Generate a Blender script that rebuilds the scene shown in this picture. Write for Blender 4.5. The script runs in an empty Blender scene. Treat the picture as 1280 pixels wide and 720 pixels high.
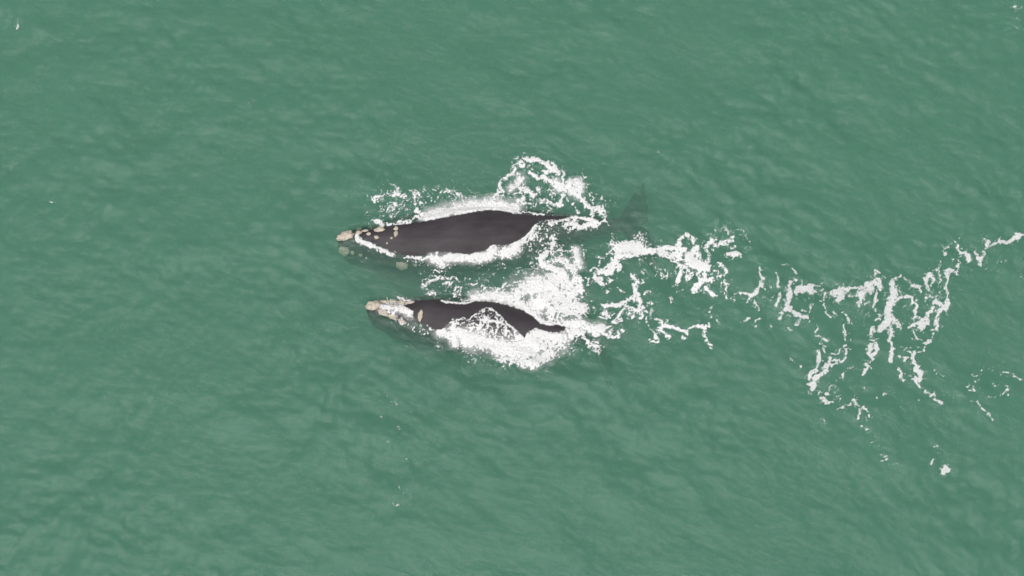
import bpy, bmesh, math
import numpy as np
from mathutils import Vector, Matrix, noise as mnoise
from mathutils.bvhtree import BVHTree

R = math.radians
scene = bpy.context.scene
col = scene.collection

# ---------------------------------------------------------------- camera
TILT = R(20.0)                    # off straight down; the drone hovers south of the whales
HFOV = R(40.0)
TH = math.tan(HFOV / 2)
DIST = 22.86 / TH
CY, CZ = -DIST * math.sin(TILT), DIST * math.cos(TILT)
cam_d = bpy.data.cameras.new('camera')
cam_d.sensor_width = 36.0
cam_d.lens = 18.0 / TH
cam_d.clip_start = 0.5
cam_d.clip_end = 20000
cam = bpy.data.objects.new('camera', cam_d)
cam.location = (0, CY, CZ)
cam.rotation_euler = (TILT, 0, 0)
col.objects.link(cam)
scene.camera = cam

# ---------------------------------------------------------------- sky and sun (bright overcast)
SUN_EL, SUN_AZ = R(70), R(215)    # azimuth from +Y, clockwise seen from above
world = bpy.data.worlds.new('World')
scene.world = world
world.use_nodes = True
wn, wl = world.node_tree.nodes, world.node_tree.links
wn.clear()
sky = wn.new('ShaderNodeTexSky')
sky.sky_type = 'NISHITA'
sky.sun_disc = False
sky.sun_elevation = SUN_EL
sky.sun_rotation = SUN_AZ
sky.air_density = 1.0
sky.dust_density = 6.0
sky.ozone_density = 1.0
hs = wn.new('ShaderNodeHueSaturation')
hs.inputs['Saturation'].default_value = 0.18
bg = wn.new('ShaderNodeBackground')
bg.inputs['Strength'].default_value = 0.12
wo = wn.new('ShaderNodeOutputWorld')
wl.new(sky.outputs[0], hs.inputs['Color'])
wl.new(hs.outputs[0], bg.inputs['Color'])
wl.new(bg.outputs[0], wo.inputs['Surface'])

sun_d = bpy.data.lights.new('sun', 'SUN')
sun_d.energy = 1.15
sun_d.angle = R(40)
sun_d.color = (1.0, 0.97, 0.93)
sun = bpy.data.objects.new('sun', sun_d)
sd_ = Vector((math.sin(SUN_AZ) * math.cos(SUN_EL), math.cos(SUN_AZ) * math.cos(SUN_EL), math.sin(SUN_EL)))
sun.rotation_euler = sd_.to_track_quat('Z', 'Y').to_euler()
sun.location = sd_ * 80
col.objects.link(sun)

scene.view_settings.view_transform = 'Standard'
scene.view_settings.look = 'None'
scene.view_settings.exposure = 0.0
scene.view_settings.gamma = 1.0
scene.view_settings.use_curve_mapping = False
scene.render.engine = 'CYCLES'
cy = scene.cycles
cy.use_denoising = True
cy.max_bounces = 16
cy.diffuse_bounces = 3
cy.glossy_bounces = 3
cy.transmission_bounces = 4
cy.volume_bounces = 4
cy.use_adaptive_sampling = True
cy.adaptive_threshold = 0.03
cy.transparent_max_bounces = 16

# ---------------------------------------------------------------- helpers
def survey(u, v, z=0.0):
    """plan map of the sea surface: survey sheet coordinates -> metres at height z"""
    a = (np.asarray(u, float) - 640) / 640 * TH
    b = (360 - np.asarray(v, float)) / 640 * TH
    dy = b * math.cos(TILT) + math.sin(TILT)
    dz = b * math.sin(TILT) - math.cos(TILT)
    k = (z - CZ) / dz
    return k * a, CY + k * dy

def sheet(x, y):
    """metres at sea level -> survey sheet coordinates"""
    ry, rz = y - CY, -CZ
    yc = ry * math.cos(TILT) + rz * math.sin(TILT)
    zc = -ry * math.sin(TILT) + rz * math.cos(TILT)
    return 640 + x / -zc / TH * 640, 360 - yc / -zc / TH * 640

def sstep(a, b, x):
    t = np.clip((x - a) / (b - a), 0, 1)
    return t * t * (3 - 2 * t)

def _hash(ix, iy, seed):
    n = (ix.astype(np.int64) * 374761393 + iy.astype(np.int64) * 668265263 + seed * 974634777) & 0xFFFFFFFF
    n = ((n ^ (n >> 13)) * 1274126177) & 0xFFFFFFFF
    n = ((n ^ (n >> 16)) * 2246822519) & 0xFFFFFFFF
    return ((n ^ (n >> 15)) & 0xFFFFFF) / float(0x1000000)

def gnoise(x, y, seed):
    ix, iy = np.floor(x), np.floor(y)
    fx, fy = x - ix, y - iy
    sx, sy = fx * fx * fx * (fx * (fx * 6 - 15) + 10), fy * fy * fy * (fy * (fy * 6 - 15) + 10)
    def g(dx, dy):
        a = _hash(ix + dx, iy + dy, seed) * 2 * math.pi
        return np.cos(a) * (fx - dx) + np.sin(a) * (fy - dy)
    return 1.4 * ((g(0, 0) * (1 - sx) + g(1, 0) * sx) * (1 - sy) + (g(0, 1) * (1 - sx) + g(1, 1) * sx) * sy)

def fbm(x, y, seed, octv=3, gain=0.5):
    r, a, f, t = 0, 1.0, 1.0, 0
    for o in range(octv):
        r = r + a * gnoise(x * f, y * f, seed + o * 17)
        t += a; a *= gain; f *= 2.03
    return r / t * 1.3

def worley(x, y, seed):
    ix, iy = np.floor(x), np.floor(y)
    f1 = np.full(x.shape, 9.0); f2 = np.full(x.shape, 9.0)
    for dx in (-1, 0, 1):
        for dy in (-1, 0, 1):
            px = ix + dx + _hash(ix + dx, iy + dy, seed)
            py = iy + dy + _hash(ix + dx, iy + dy, seed + 7)
            d = np.hypot(px - x, py - y)
            f2 = np.minimum(f2, np.maximum(f1, d))
            f1 = np.minimum(f1, d)
    return f1, f2

def mesh_obj(name, verts, faces, mat, parent=None, smooth=True):
    me = bpy.data.meshes.new(name)
    me.from_pydata(verts, [], faces)
    me.update()
    if smooth:
        me.polygons.foreach_set('use_smooth', np.ones(len(me.polygons), bool))
    o = bpy.data.objects.new(name, me)
    if mat: me.materials.append(mat)
    col.objects.link(o)
    o.parent = parent
    return o

def np_mesh(name, V, Q):
    """fast mesh from numpy verts (n,3) and quads (m,4)"""
    me = bpy.data.meshes.new(name)
    me.vertices.add(len(V)); me.vertices.foreach_set('co', np.ascontiguousarray(V, np.float32).ravel())
    me.loops.add(Q.size); me.loops.foreach_set('vertex_index', np.ascontiguousarray(Q, np.int32).ravel())
    me.polygons.add(len(Q))
    me.polygons.foreach_set('loop_start', np.arange(0, Q.size, 4, dtype=np.int32))
    me.polygons.foreach_set('use_smooth', np.ones(len(Q), bool))
    me.update(); me.validate()
    return me

def new_mat(name):
    m = bpy.data.materials.new(name)
    m.use_nodes = True
    nt = m.node_tree
    nt.nodes.clear()
    out = nt.nodes.new('ShaderNodeOutputMaterial')
    return m, nt, out

# ---------------------------------------------------------------- materials
def node(nt, kind, **kw):
    n = nt.nodes.new(kind)
    for k, v in kw.items():
        if k in n.inputs: n.inputs[k].default_value = v
        else: setattr(n, k, v)
    return n

def sea_material():
    m, nt, out = new_mat('turbid_sea_water')
    L = nt.links
    tc = node(nt, 'ShaderNodeTexCoord')
    mp = node(nt, 'ShaderNodeMapping')
    mp.vector_type = 'TEXTURE'
    mp.inputs['Rotation'].default_value = (0, 0, R(-24))
    mp.inputs['Scale'].default_value = (1.7, 0.9, 1.0)
    L.new(tc.outputs['Object'], mp.inputs['Vector'])
    n1 = node(nt, 'ShaderNodeTexNoise', Scale=4.0, Detail=5.0, Roughness=0.6, Distortion=0.0)
    n2 = node(nt, 'ShaderNodeTexNoise', noise_type='RIDGED_MULTIFRACTAL', Scale=2.6, Detail=3.0, Roughness=0.5, Distortion=0.15)
    L.new(mp.outputs[0], n1.inputs['Vector']); L.new(mp.outputs[0], n2.inputs['Vector'])
    b1 = node(nt, 'ShaderNodeBump', Strength=1.0, Distance=0.085)
    b2 = node(nt, 'ShaderNodeBump', Strength=1.0, Distance=0.035)
    L.new(n1.outputs[0], b1.inputs['Height'])
    L.new(n2.outputs[0], b2.inputs['Height'])
    L.new(b1.outputs[0], b2.inputs['Normal'])
    fr = node(nt, 'ShaderNodeFresnel', IOR=1.34)
    L.new(b2.outputs[0], fr.inputs['Normal'])
    tr = node(nt, 'ShaderNodeBsdfTransparent')
    gl = node(nt, 'ShaderNodeBsdfGlossy', Roughness=0.09)
    L.new(b2.outputs[0], gl.inputs['Normal'])
    # silt held in the surface layer: part of the light is scattered right at the top
    df = node(nt, 'ShaderNodeBsdfDiffuse')
    df.inputs['Color'].default_value = (0.104, 0.272, 0.188, 1)
    L.new(b2.outputs[0], df.inputs['Normal'])
    m0 = node(nt, 'ShaderNodeMixShader'); m0.inputs[0].default_value = 0.245
    L.new(tr.outputs[0], m0.inputs[1]); L.new(df.outputs[0], m0.inputs[2])
    mx = node(nt, 'ShaderNodeMixShader')
    L.new(fr.outputs[0], mx.inputs[0]); L.new(m0.outputs[0], mx.inputs[1]); L.new(gl.outputs[0], mx.inputs[2])
    L.new(mx.outputs[0], out.inputs['Surface'])
    vol = node(nt, 'ShaderNodeVolumePrincipled', Density=0.43, Anisotropy=0.0)
    vol.inputs['Color'].default_value = (0.435, 0.788, 0.648, 1)
    L.new(vol.outputs[0], out.inputs['Volume'])
    return m

def foam_material():
    m, nt, out = new_mat('sea_foam')
    L = nt.links
    at = node(nt, 'ShaderNodeAttribute', attribute_name='foam')
    tc = node(nt, 'ShaderNodeTexCoord')
    n1 = node(nt, 'ShaderNodeTexNoise', Scale=9.0, Detail=4.0, Roughness=0.65)
    L.new(tc.outputs['Object'], n1.inputs['Vector'])
    cr = node(nt, 'ShaderNodeMapRange')
    cr.inputs['From Min'].default_value = 0.3; cr.inputs['From Max'].default_value = 0.7
    cr.inputs['To Min'].default_value = 0.74; cr.inputs['To Max'].default_value = 0.86
    L.new(n1.outputs[0], cr.inputs['Value'])
    cc = node(nt, 'ShaderNodeCombineColor')
    for k in range(3): L.new(cr.outputs[0], cc.inputs[k])
    bp = node(nt, 'ShaderNodeBump', Strength=0.3, Distance=0.03)
    L.new(n1.outputs[0], bp.inputs['Height'])
    df = node(nt, 'ShaderNodeBsdfPrincipled', Roughness=0.7)
    L.new(cc.outputs[0], df.inputs['Base Color'])
    L.new(bp.outputs[0], df.inputs['Normal'])
    tr = node(nt, 'ShaderNodeBsdfTransparent')
    mx = node(nt, 'ShaderNodeMixShader')
    L.new(at.outputs['Fac'], mx.inputs[0]); L.new(tr.outputs[0], mx.inputs[1]); L.new(df.outputs[0], mx.inputs[2])
    L.new(mx.outputs[0], out.inputs['Surface'])
    return m

def skin_material():
    m, nt, out = new_mat('wet_whale_skin')
    L = nt.links
    tc = node(nt, 'ShaderNodeTexCoord')
    mp = node(nt, 'ShaderNodeMapping'); mp.inputs['Scale'].default_value = (0.5, 1, 1)
    L.new(tc.outputs['Object'], mp.inputs['Vector'])
    n1 = node(nt, 'ShaderNodeTexNoise', Scale=1.2, Detail=6.0, Roughness=0.65)
    L.new(mp.outputs[0], n1.inputs['Vector'])
    r1 = node(nt, 'ShaderNodeValToRGB')
    r1.color_ramp.elements[0].position = 0.3; r1.color_ramp.elements[0].color = (0.026, 0.022, 0.0255, 1)
    r1.color_ramp.elements[1].position = 0.72; r1.color_ramp.elements[1].color = (0.058, 0.051, 0.057, 1)
    L.new(n1.outputs[0], r1.inputs[0])
    # faint pale scars and flecks of sloughing skin
    n2 = node(nt, 'ShaderNodeTexNoise', Scale=7.0, Detail=5.0, Roughness=0.7)
    L.new(tc.outputs['Object'], n2.inputs['Vector'])
    r2 = node(nt, 'ShaderNodeMapRange')
    r2.inputs['From Min'].default_value = 0.62; r2.inputs['From Max'].default_value = 0.8
    r2.inputs['To Max'].default_value = 0.35
    L.new(n2.outputs[0], r2.inputs['Value'])
    mc = node(nt, 'ShaderNodeMix', data_type='RGBA')
    L.new(r2.outputs[0], mc.inputs[0]); L.new(r1.outputs[0], mc.inputs[6])
    mc.inputs[7].default_value = (0.16, 0.14, 0.145, 1)
    bp = node(nt, 'ShaderNodeBump', Strength=0.5, Distance=0.02)
    L.new(n2.outputs[0], bp.inputs['Height'])
    p = node(nt, 'ShaderNodeBsdfPrincipled', Roughness=0.58)
    p.inputs['Specular IOR Level'].default_value = 0.35
    L.new(mc.outputs[2], p.inputs['Base Color']); L.new(bp.outputs[0], p.inputs['Normal'])
    L.new(p.outputs[0], out.inputs['Surface'])
    return m

def callosity_material():
    m, nt, out = new_mat('pale_callosity')
    L = nt.links
    tc = node(nt, 'ShaderNodeTexCoord')
    n1 = node(nt, 'ShaderNodeTexNoise', Scale=9.0, Detail=5.0, Roughness=0.7)
    L.new(tc.outputs['Object'], n1.inputs['Vector'])
    r1 = node(nt, 'ShaderNodeValToRGB')
    e = r1.color_ramp.elements
    e[0].position = 0.28; e[0].color = (0.30, 0.24, 0.19, 1)
    e[1].position = 0.55; e[1].color = (0.64, 0.57, 0.47, 1)
    L.new(n1.outputs[0], r1.inputs[0])
    bp = node(nt, 'ShaderNodeBump', Strength=0.8, Distance=0.05)
    L.new(n1.outputs[0], bp.inputs['Height'])
    p = node(nt, 'ShaderNodeBsdfPrincipled', Roughness=0.75)
    L.new(r1.outputs[0], p.inputs['Base Color']); L.new(bp.outputs[0], p.inputs['Normal'])
    L.new(p.outputs[0], out.inputs['Surface'])
    return m

def sand_material():
    m, nt, out = new_mat('sand')
    n1 = node(nt, 'ShaderNodeTexNoise', Scale=0.4, Detail=4.0)
    r1 = node(nt, 'ShaderNodeValToRGB')
    r1.color_ramp.elements[0].color = (0.20, 0.17, 0.12, 1); r1.color_ramp.elements[1].color = (0.34, 0.29, 0.21, 1)
    p = node(nt, 'ShaderNodeBsdfPrincipled', Roughness=0.9)
    nt.links.new(n1.outputs[0], r1.inputs[0]); nt.links.new(r1.outputs[0], p.inputs['Base Color'])
    nt.links.new(p.outputs[0], out.inputs['Surface'])
    return m

M_SEA, M_FOAM, M_SKIN, M_CALL, M_SAND = sea_material(), foam_material(), skin_material(), callosity_material(), sand_material()

# ---------------------------------------------------------------- waves (sum of wind ripples and chop)
_rng = np.random.default_rng(11)
NW = 84
W_L = np.exp(np.linspace(math.log(0.34), math.log(8.0), NW)) * _rng.uniform(0.93, 1.07, NW)
W_D = R(66) + _rng.normal(0, R(50), NW)
W_P = _rng.uniform(0, 2 * math.pi, NW)
W_A = W_L * 0.0060 * (0.75 + 0.5 * _rng.random(NW)) * np.where(W_L > 0.9, (0.9 / W_L) ** 0.62, 1.0)

def waves(x, y):
    h = np.zeros(x.shape)
    wx = x + 0.5 * gnoise(x * 0.21, y * 0.21, 3) ; wy = y + 0.5 * gnoise(x * 0.21, y * 0.21, 4)
    g1 = np.clip(0.95 + 0.95 * fbm(x * 0.13 + 5, y * 0.13, 21, 2), .25, 2)
    for l, d, p, a in zip(W_L, W_D, W_P, W_A):
        k = 2 * math.pi / l
        s = np.sin(k * (wx * math.cos(d) + wy * math.sin(d)) + p)
        h += a * (s + 0.25 * s * s) * (g1 if l < 3 else 1.0)
    fade = 1 - sstep(38, 60, np.maximum(np.abs(x), np.abs(y) * 1.25))
    return h * fade

# ---------------------------------------------------------------- whales
def loft(rings, faces_off=0):
    V, F = [], []
    n = len(rings[0])
    for r in rings: V += r
    for i in range(len(rings) - 1):
        for j in range(n):
            a, b = i * n + j, i * n + (j + 1) % n
            F.append((a, b, b + n, a + n))
    F.append(tuple(range(n - 1, -1, -1)))
    F.append(tuple(range((len(rings) - 1) * n, len(rings) * n)))
    return V, F

def ell_ring(x, cy_, cz, w, h, e=2.2, n=28):
    out = []
    for j in range(n):
        a = 2 * math.pi * j / n
        c, s = math.cos(a), math.sin(a)
        out.append((x, cy_ + w * math.copysign(abs(c) ** (2 / e), c), cz + h * math.copysign(abs(s) ** (2 / e), s)))
    return out

def interp(t, ks):
    xs = [k[0] for k in ks]; ys = [k[1] for k in ks]
    # smooth (monotone-ish) interpolation through the keys
    i = int(np.clip(np.searchsorted(xs, t) - 1, 0, len(xs) - 2))
    def slope(j):
        if j <= 0: return (ys[1] - ys[0]) / (xs[1] - xs[0])
        if j >= len(xs) - 1: return (ys[-1] - ys[-2]) / (xs[-1] - xs[-2])
        return (ys[j + 1] - ys[j - 1]) / (xs[j + 1] - xs[j - 1])
    h = xs[i + 1] - xs[i]; f = min(max((t - xs[i]) / h, 0), 1)
    return ((1 + 2 * f) * (1 - f) ** 2 * ys[i] + f * (1 - f) ** 2 * h * slope(i)
            + f * f * (3 - 2 * f) * ys[i + 1] + f * f * (f - 1) * h * slope(i + 1))

TORSO_W = [(.10, .040), (.15, .078), (.20, .095), (.28, .110), (.38, .118), (.48, .112), (.58, .094), (.68, .066),
           (.78, .041), (.86, .025), (.92, .017), (.96, .012)]
TORSO_H = [(.10, .030), (.15, .060), (.20, .082), (.28, .100), (.38, .110), (.48, .104), (.58, .088), (.68, .066),
           (.78, .046), (.86, .032), (.92, .020), (.96, .010)]
ROST_W = [(0, .010), (.012, .021), (.04, .026), (.10, .026), (.17, .034), (.24, .055), (.30, .07)]
JAW_W = [(.004, .018), (.02, .042), (.06, .058), (.12, .080), (.19, .102), (.26, .108), (.32, .090)]

def make_whale_mesh(L, top, rost_top, lip_top, bend, roll):
    """local x runs from snout to flukes, y to the animal's right, z up (0 = sea level)"""
    def cen(t): return bend * math.sin(math.pi * min(max(t, 0), 1))
    V, F = [], []
    def add(v, f):
        o = len(V); V.extend(v); F.extend([tuple(i + o for i in q) for q in f])
    add(*loft([ell_ring(t * L, cen(t), interp(t, top) - interp(t, TORSO_H) * L, interp(t, TORSO_W) * L,
                        interp(t, TORSO_H) * L, 2.15) for t in np.linspace(.10, .965, 60)]))
    add(*loft([ell_ring(t * L, cen(t), interp(t, rost_top) - .026 * L, interp(t, ROST_W) * L, .026 * L, 2.4)
               for t in np.linspace(0.0, .30, 26)]))
    rings = []
    for t in np.linspace(.004, .32, 30):
        tp = interp(t, lip_top); hh = L * (.022 + .075 * min(1, (t / .2)) ** .7)
        rings.append(ell_ring(t * L, cen(t), tp - hh, interp(t, JAW_W) * L, hh, 3.0))
    add(*loft(rings))
    # flukes: stations across the span
    zt = interp(.955, top) - .012 * L
    ze = interp(1.0, top) - .012 * L
    st = []
    for q in np.linspace(-1, 1, 31):
        a = abs(q)
        le = .885 + .11 * a ** 1.1
        te = .985 + .03 * a ** .5 - .012 * max(0, a - .55) / .45 + (-.016 * (1 - min(1, a / .1)))
        te = max(te, le + .006)
        xm, hc = (le + te) / 2, (te - le) / 2
        th = .0095 * (1 - .8 * a)
        ring = []
        for j in range(16):
            an = 2 * math.pi * j / 16
            xx = xm + hc * math.cos(an)
            zz = zt + (ze - zt) * (xx - .955) / .045 * .8 - .03 * L * a * a * .4
            ring.append((xx * L, cen(xx) + q * .165 * L, zz + th * L * math.sin(an)))
        st.append(ring)
    add(*loft(st))
    # flippers
    for s in (-1, 1):
        st = []
        for q in np.linspace(0, 1, 14):
            ce = (.285 + .10 * q, s * (.075 + .075 * q), -.05 - .075 * q)
            hc = .032 * math.sin(math.pi * (0.22 + .70 * q)) + .004
            th = .012 * (1 - .75 * q)
            zc = interp(.30, top) - .11 * L
            st.append([((ce[0] + hc * math.cos(2 * math.pi * j / 12)) * L, cen(ce[0]) + ce[1] * L,
                        zc + ce[2] * L + th * L * math.sin(2 * math.pi * j / 12)) for j in range(12)])
        add(*loft(st))
    zc = interp(.38, top) - .11 * L
    def twist(x, y, z):                     # the head is rolled against the trunk
        f = min(max((.42 * L - x) / (.27 * L), 0), 1)
        th = roll * f * f * (3 - 2 * f); c, s = math.cos(th), math.sin(th)
        return (x, y * c - (z - zc) * s, y * s + (z - zc) * c + zc)
    V = [twist(*p) for p in V]
    me = bpy.data.meshes.new('raw')
    me.from_pydata(V, [], F); me.update()
    bm = bmesh.new(); bm.from_mesh(me)
    bmesh.ops.recalc_face_normals(bm, faces=bm.faces); bm.to_mesh(me); bm.free()
    ob = bpy.data.objects.new('raw', me)
    col.objects.link(ob)
    md = ob.modifiers.new('r', 'REMESH'); md.mode = 'VOXEL'; md.voxel_size = 0.05
    sm = ob.modifiers.new('s', 'SMOOTH'); sm.factor = 0.5; sm.iterations = 8
    dg = bpy.context.evaluated_depsgraph_get()
    res = bpy.data.meshes.new_from_object(ob.evaluated_get(dg))
    bpy.data.objects.remove(ob); bpy.data.meshes.remove(me)
    res.polygons.foreach_set('use_smooth', np.ones(len(res.polygons), bool))
    res.materials.clear(); res.materials.append(M_SKIN)
    return res

def callosity_mesh(rx, ry, seed):
    bm = bmesh.new()
    bmesh.ops.create_icosphere(bm, subdivisions=3, radius=1.0)
    rz = 0.045 + 0.22 * min(rx, ry)
    for v in bm.verts:
        p = v.co.copy()
        n = mnoise.noise(p * 1.6 + Vector((seed * 3.7, 0, 0))) * .5 + mnoise.noise(p * 4.5 + Vector((0, seed * 2.3, 0))) * .34
        v.co = Vector((p.x * rx * (1 + n), p.y * ry * (1 + n), p.z * rz * (1 + n * 1.2)))
    me = bpy.data.meshes.new('callosity')
    bm.to_mesh(me); bm.free()
    me.polygons.foreach_set('use_smooth', np.ones(len(me.polygons), bool))
    me.materials.append(M_CALL)
    return me

PXM = 28.0
def make_whale(L, nose, tail, top, rost_top, lip_top, bend, roll, calls, label):
    nx, ny = survey(*nose); tx, ty = survey(*tail)
    ang = math.atan2(float(ty - ny), float(tx - nx))
    root = bpy.data.objects.new('right_whale', None)
    root.empty_display_size = 0.5
    root.location = (float(nx), float(ny), 0); root.rotation_euler = (0, 0, ang)
    root['label'] = label; root['category'] = 'whale'
    col.objects.link(root)
    me = make_whale_mesh(L, top, rost_top, lip_top, bend, roll)
    me.name = 'body'
    body = bpy.data.objects.new('body', me); body.parent = root; col.objects.link(body)
    bvh = BVHTree.FromPolygons([v.co.copy() for v in me.vertices], [tuple(p.vertices) for p in me.polygons])
    mat = Matrix.Translation(root.location) @ Matrix.Rotation(ang, 4, 'Z')
    inv = mat.inverted()
    for k, (u, v, ru, rv, rot) in enumerate(calls):
        z = 0.0
        hit = None
        for it in range(4):
            x, y = survey(u, v, z)
            h = bvh.ray_cast(inv @ Vector((float(x), float(y), 5)), Vector((0, 0, -1)))
            if h[0] is None: break
            hit = h; z = h[0].z
        if hit is None:
            print('callosity misses body', k, u, v); continue
        o = bpy.data.objects.new('callosity', callosity_mesh(ru / PXM, rv / PXM, k + L))
        nrm = hit[1].normalized()
        q = Vector((0, 0, 1)).rotation_difference(nrm)
        o.rotation_euler = (q.to_matrix() @ Matrix.Rotation(R(rot) - ang, 3, 'Z')).to_euler()
        o.location = hit[0] + nrm * 0.01
        o.parent = root; col.objects.link(o)
    return root, bvh, mat, inv

WA = make_whale(14.4, (421, 303), (822, 268),
    top=[(.10, -.02), (.15, .12), (.20, .24), (.30, .38), (.40, .44), (.50, .40), (.60, .26), (.70, .13), (.76, .04), (.83, -.18), (.90, -.46), (1.0, -1.25)],
    rost_top=[(0, .0), (.02, .10), (.08, .15), (.14, .20), (.20, .28), (.30, .30)],
    lip_top=[(.004, -.34), (.04, -.22), (.10, -.18), (.18, -.14), (.26, -.08), (.32, -.1)],
    bend=-.12, roll=R(-11),
    calls=[(432, 294.7, 12, 6.2, 12), (449, 286, 3.6, 2, 5), (448.5, 291, 4, 3, 0), (456.5, 289, 4.2, 1.8, 10), (461, 292.5, 2.9, 2.2, 0),
           (474.5, 287, 7, 3.8, 0), (470.8, 296.5, 2.7, 2, -15), (495, 285.8, 3, 2.6, 0), (494.8, 292, 2.2, 4, -8), (489.4, 297.5, 1.5, 1.3, 0),
           (484, 304, 1.3, 1.3, 0), (429.7, 314, 8, 5.3, -20), (440.6, 316, 2.6, 2, -20), (450.8, 319, 2.8, 2, -25), (458, 322.5, 1.6, 1.3, 0),
           (503, 333, 7, 6.5, 0), (519.5, 333, 2, 1.6, 0)],
    label='longer whale swimming abreast, smooth dark bare back, pale blotches scattered on its snout')
WB = make_whale(11.3, (458, 385), (772, 421),
    top=[(.10, .0), (.15, .10), (.20, .18), (.30, .30), (.40, .34), (.50, .30), (.60, .22), (.70, .12), (.80, .06), (.86, -.40), (.92, -1.3), (1.0, -2.9)],
    rost_top=[(0, .05), (.02, .14), (.08, .17), (.14, .18), (.20, .22), (.30, .24)],
    lip_top=[(.004, -.25), (.04, -.18), (.10, -.18), (.18, -.2), (.26, -.15), (.32, -.1)],
    bend=0.0, roll=R(0),
    calls=[(466, 382, 9, 6.3, 0), (467.5, 369.5, 8, 3.8, 0), (458.5, 397, 7, 5.5, 0), (480, 377, 6, 3.8, -15), (491, 376.5, 5.5, 3.2, 10), (502, 378.5, 5.5, 2.8, -5), (513, 378.5, 5.5, 2.2, 12),
           (480, 391, 5, 3.4, -30), (490, 396, 6.5, 3.6, -15), (503, 402, 5, 2.6, -35), (525.6, 394.5, 2.9, 6.8, -8), (539, 366.4, 9, 5.6, 8), (524, 429.0, 9, 6, 0),
           (477, 388, 4, 2.2, 0), (493, 384, 5, 2.2, -5)],
    label='shorter whale with whitish crusted snout, lacy foam washing over the middle of its dark back')

# bare skin above the waterline (survey sheet outlines)
POLY_A = [(419, 297), (424, 291), (432, 288), (445, 284), (459, 283.5), (478, 282.5), (497, 282), (517, 281), (537, 277.5), (560, 273), (575, 270.5), (594, 266), (612, 263),
          (631, 265), (644, 268.5), (666, 270), (690, 271), (714, 271.5), (700, 275), (685, 277.5), (675, 279.5), (668, 285), (663, 292), (656, 299),
          (645, 305), (631, 309), (616, 310), (606, 316), (587, 320), (568, 319), (550, 317.5), (530, 319), (516, 321.5), (503, 318), (492, 315.5), (478, 307.5),
          (462, 301), (447, 296.5), (436, 299), (424, 301)]
POLY_B = [(456, 380), (462, 375), (476, 372.5), (500, 373.5), (524, 375.5), (538, 375.5), (549, 374.5), (557, 380), (570, 382), (585, 381), (593, 376.5), (607, 375.5),
          (620, 377), (635, 380), (654, 387), (667, 396), (676, 405), (687, 407.5), (696, 406), (710, 409), (706, 414), (698, 417.5), (684, 416.5), (669, 412), (660, 417),
          (656, 425), (646, 415), (635, 407.5), (624, 396), (614, 387), (609, 387), (603, 390), (596, 396), (588, 400), (576, 400.5), (566, 402), (560, 409),
          (552, 415), (543, 414.5), (535, 410), (529, 405), (516, 400), (500, 401), (485, 397), (470, 391), (458, 387)]
# smooth backs on which no foam lies
BARE_A = [p for p in POLY_A if p[0] >= 478]
BARE_B = [(503, 382.5)] + POLY_B[4:-4] + [(516, 392)]

WET_B = [p for p in POLY_B if not (560 <= p[0] <= 646 and p[1] > 386.5)]
i_ = WET_B.index((552, 415))
WET_B[i_:i_] = [(640, 427), (615, 422), (585, 416), (562, 412)]

def poly_sd(X, Y, poly):
    """signed distance, positive inside"""
    P = np.array(poly); n = len(P)
    d = np.full(X.shape, 1e9); inside = np.zeros(X.shape, bool)
    for i in range(n):
        ax, ay = P[i]; bx, by = P[(i + 1) % n]
        ex, ey = bx - ax, by - ay
        t = np.clip(((X - ax) * ex + (Y - ay) * ey) / (ex * ex + ey * ey), 0, 1)
        d = np.minimum(d, np.hypot(X - ax - t * ex, Y - ay - t * ey))
        c = ((ay > Y) != (by > Y)) & (X < (bx - ax) * (Y - ay) / (by - ay + 1e-12) + ax)
        inside ^= c
    return np.where(inside, d, -d)

def whale_top(x, y):
    """height of the upper whale surface under each point, -9 where there is none"""
    Z = np.full(x.shape, -9.0)
    for (root, bvh, mat, inv), L in ((WA, 14.4), (WB, 11.3)):
        ca, sa = mat[0][0], mat[1][0]
        lx = (x - mat[0][3]) * ca + (y - mat[1][3]) * sa
        ly = -(x - mat[0][3]) * sa + (y - mat[1][3]) * ca
        m = np.nonzero((lx > -.3) & (lx < L * 1.02) & (np.abs(ly) < .21 * L))[0]
        for i in m:
            h = bvh.ray_cast(Vector((lx[i], ly[i], 4.0)), Vector((0, 0, -1)))
            if h[0] is not None and h[0].z > Z[i]: Z[i] = h[0].z
    return Z

def sea_height(x, y):
    """water level at flat arrays of points, draped round and over the whales; also returns whale top"""
    h = waves(x, y)
    zw = whale_top(x, y)
    m = np.nonzero((zw > -1.2))[0]
    u, v = sheet(x[m], y[m])
    sd = np.maximum(poly_sd(u, v, POLY_A), poly_sd(u, v, WET_B)) / PXM
    t = sstep(-.04, .04, sd)
    ho = np.maximum(h[m], np.minimum(zw[m] + .03, h[m] + .45))
    hi = np.minimum(h[m], zw[m] - .06)
    h[m] = ho * (1 - t) + hi * t
    return h, zw

# ---------------------------------------------------------------- the sea: one closed body of water
def axis(lo, hi, step, far):
    c = np.arange(lo, hi + step / 2, step)
    g = []; s = step; p = 0.0
    while p < far:
        s *= 1.22; p += s; g.append(p)
    g = np.array(g)
    return np.concatenate([lo - g[::-1], c, hi + g])

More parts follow.
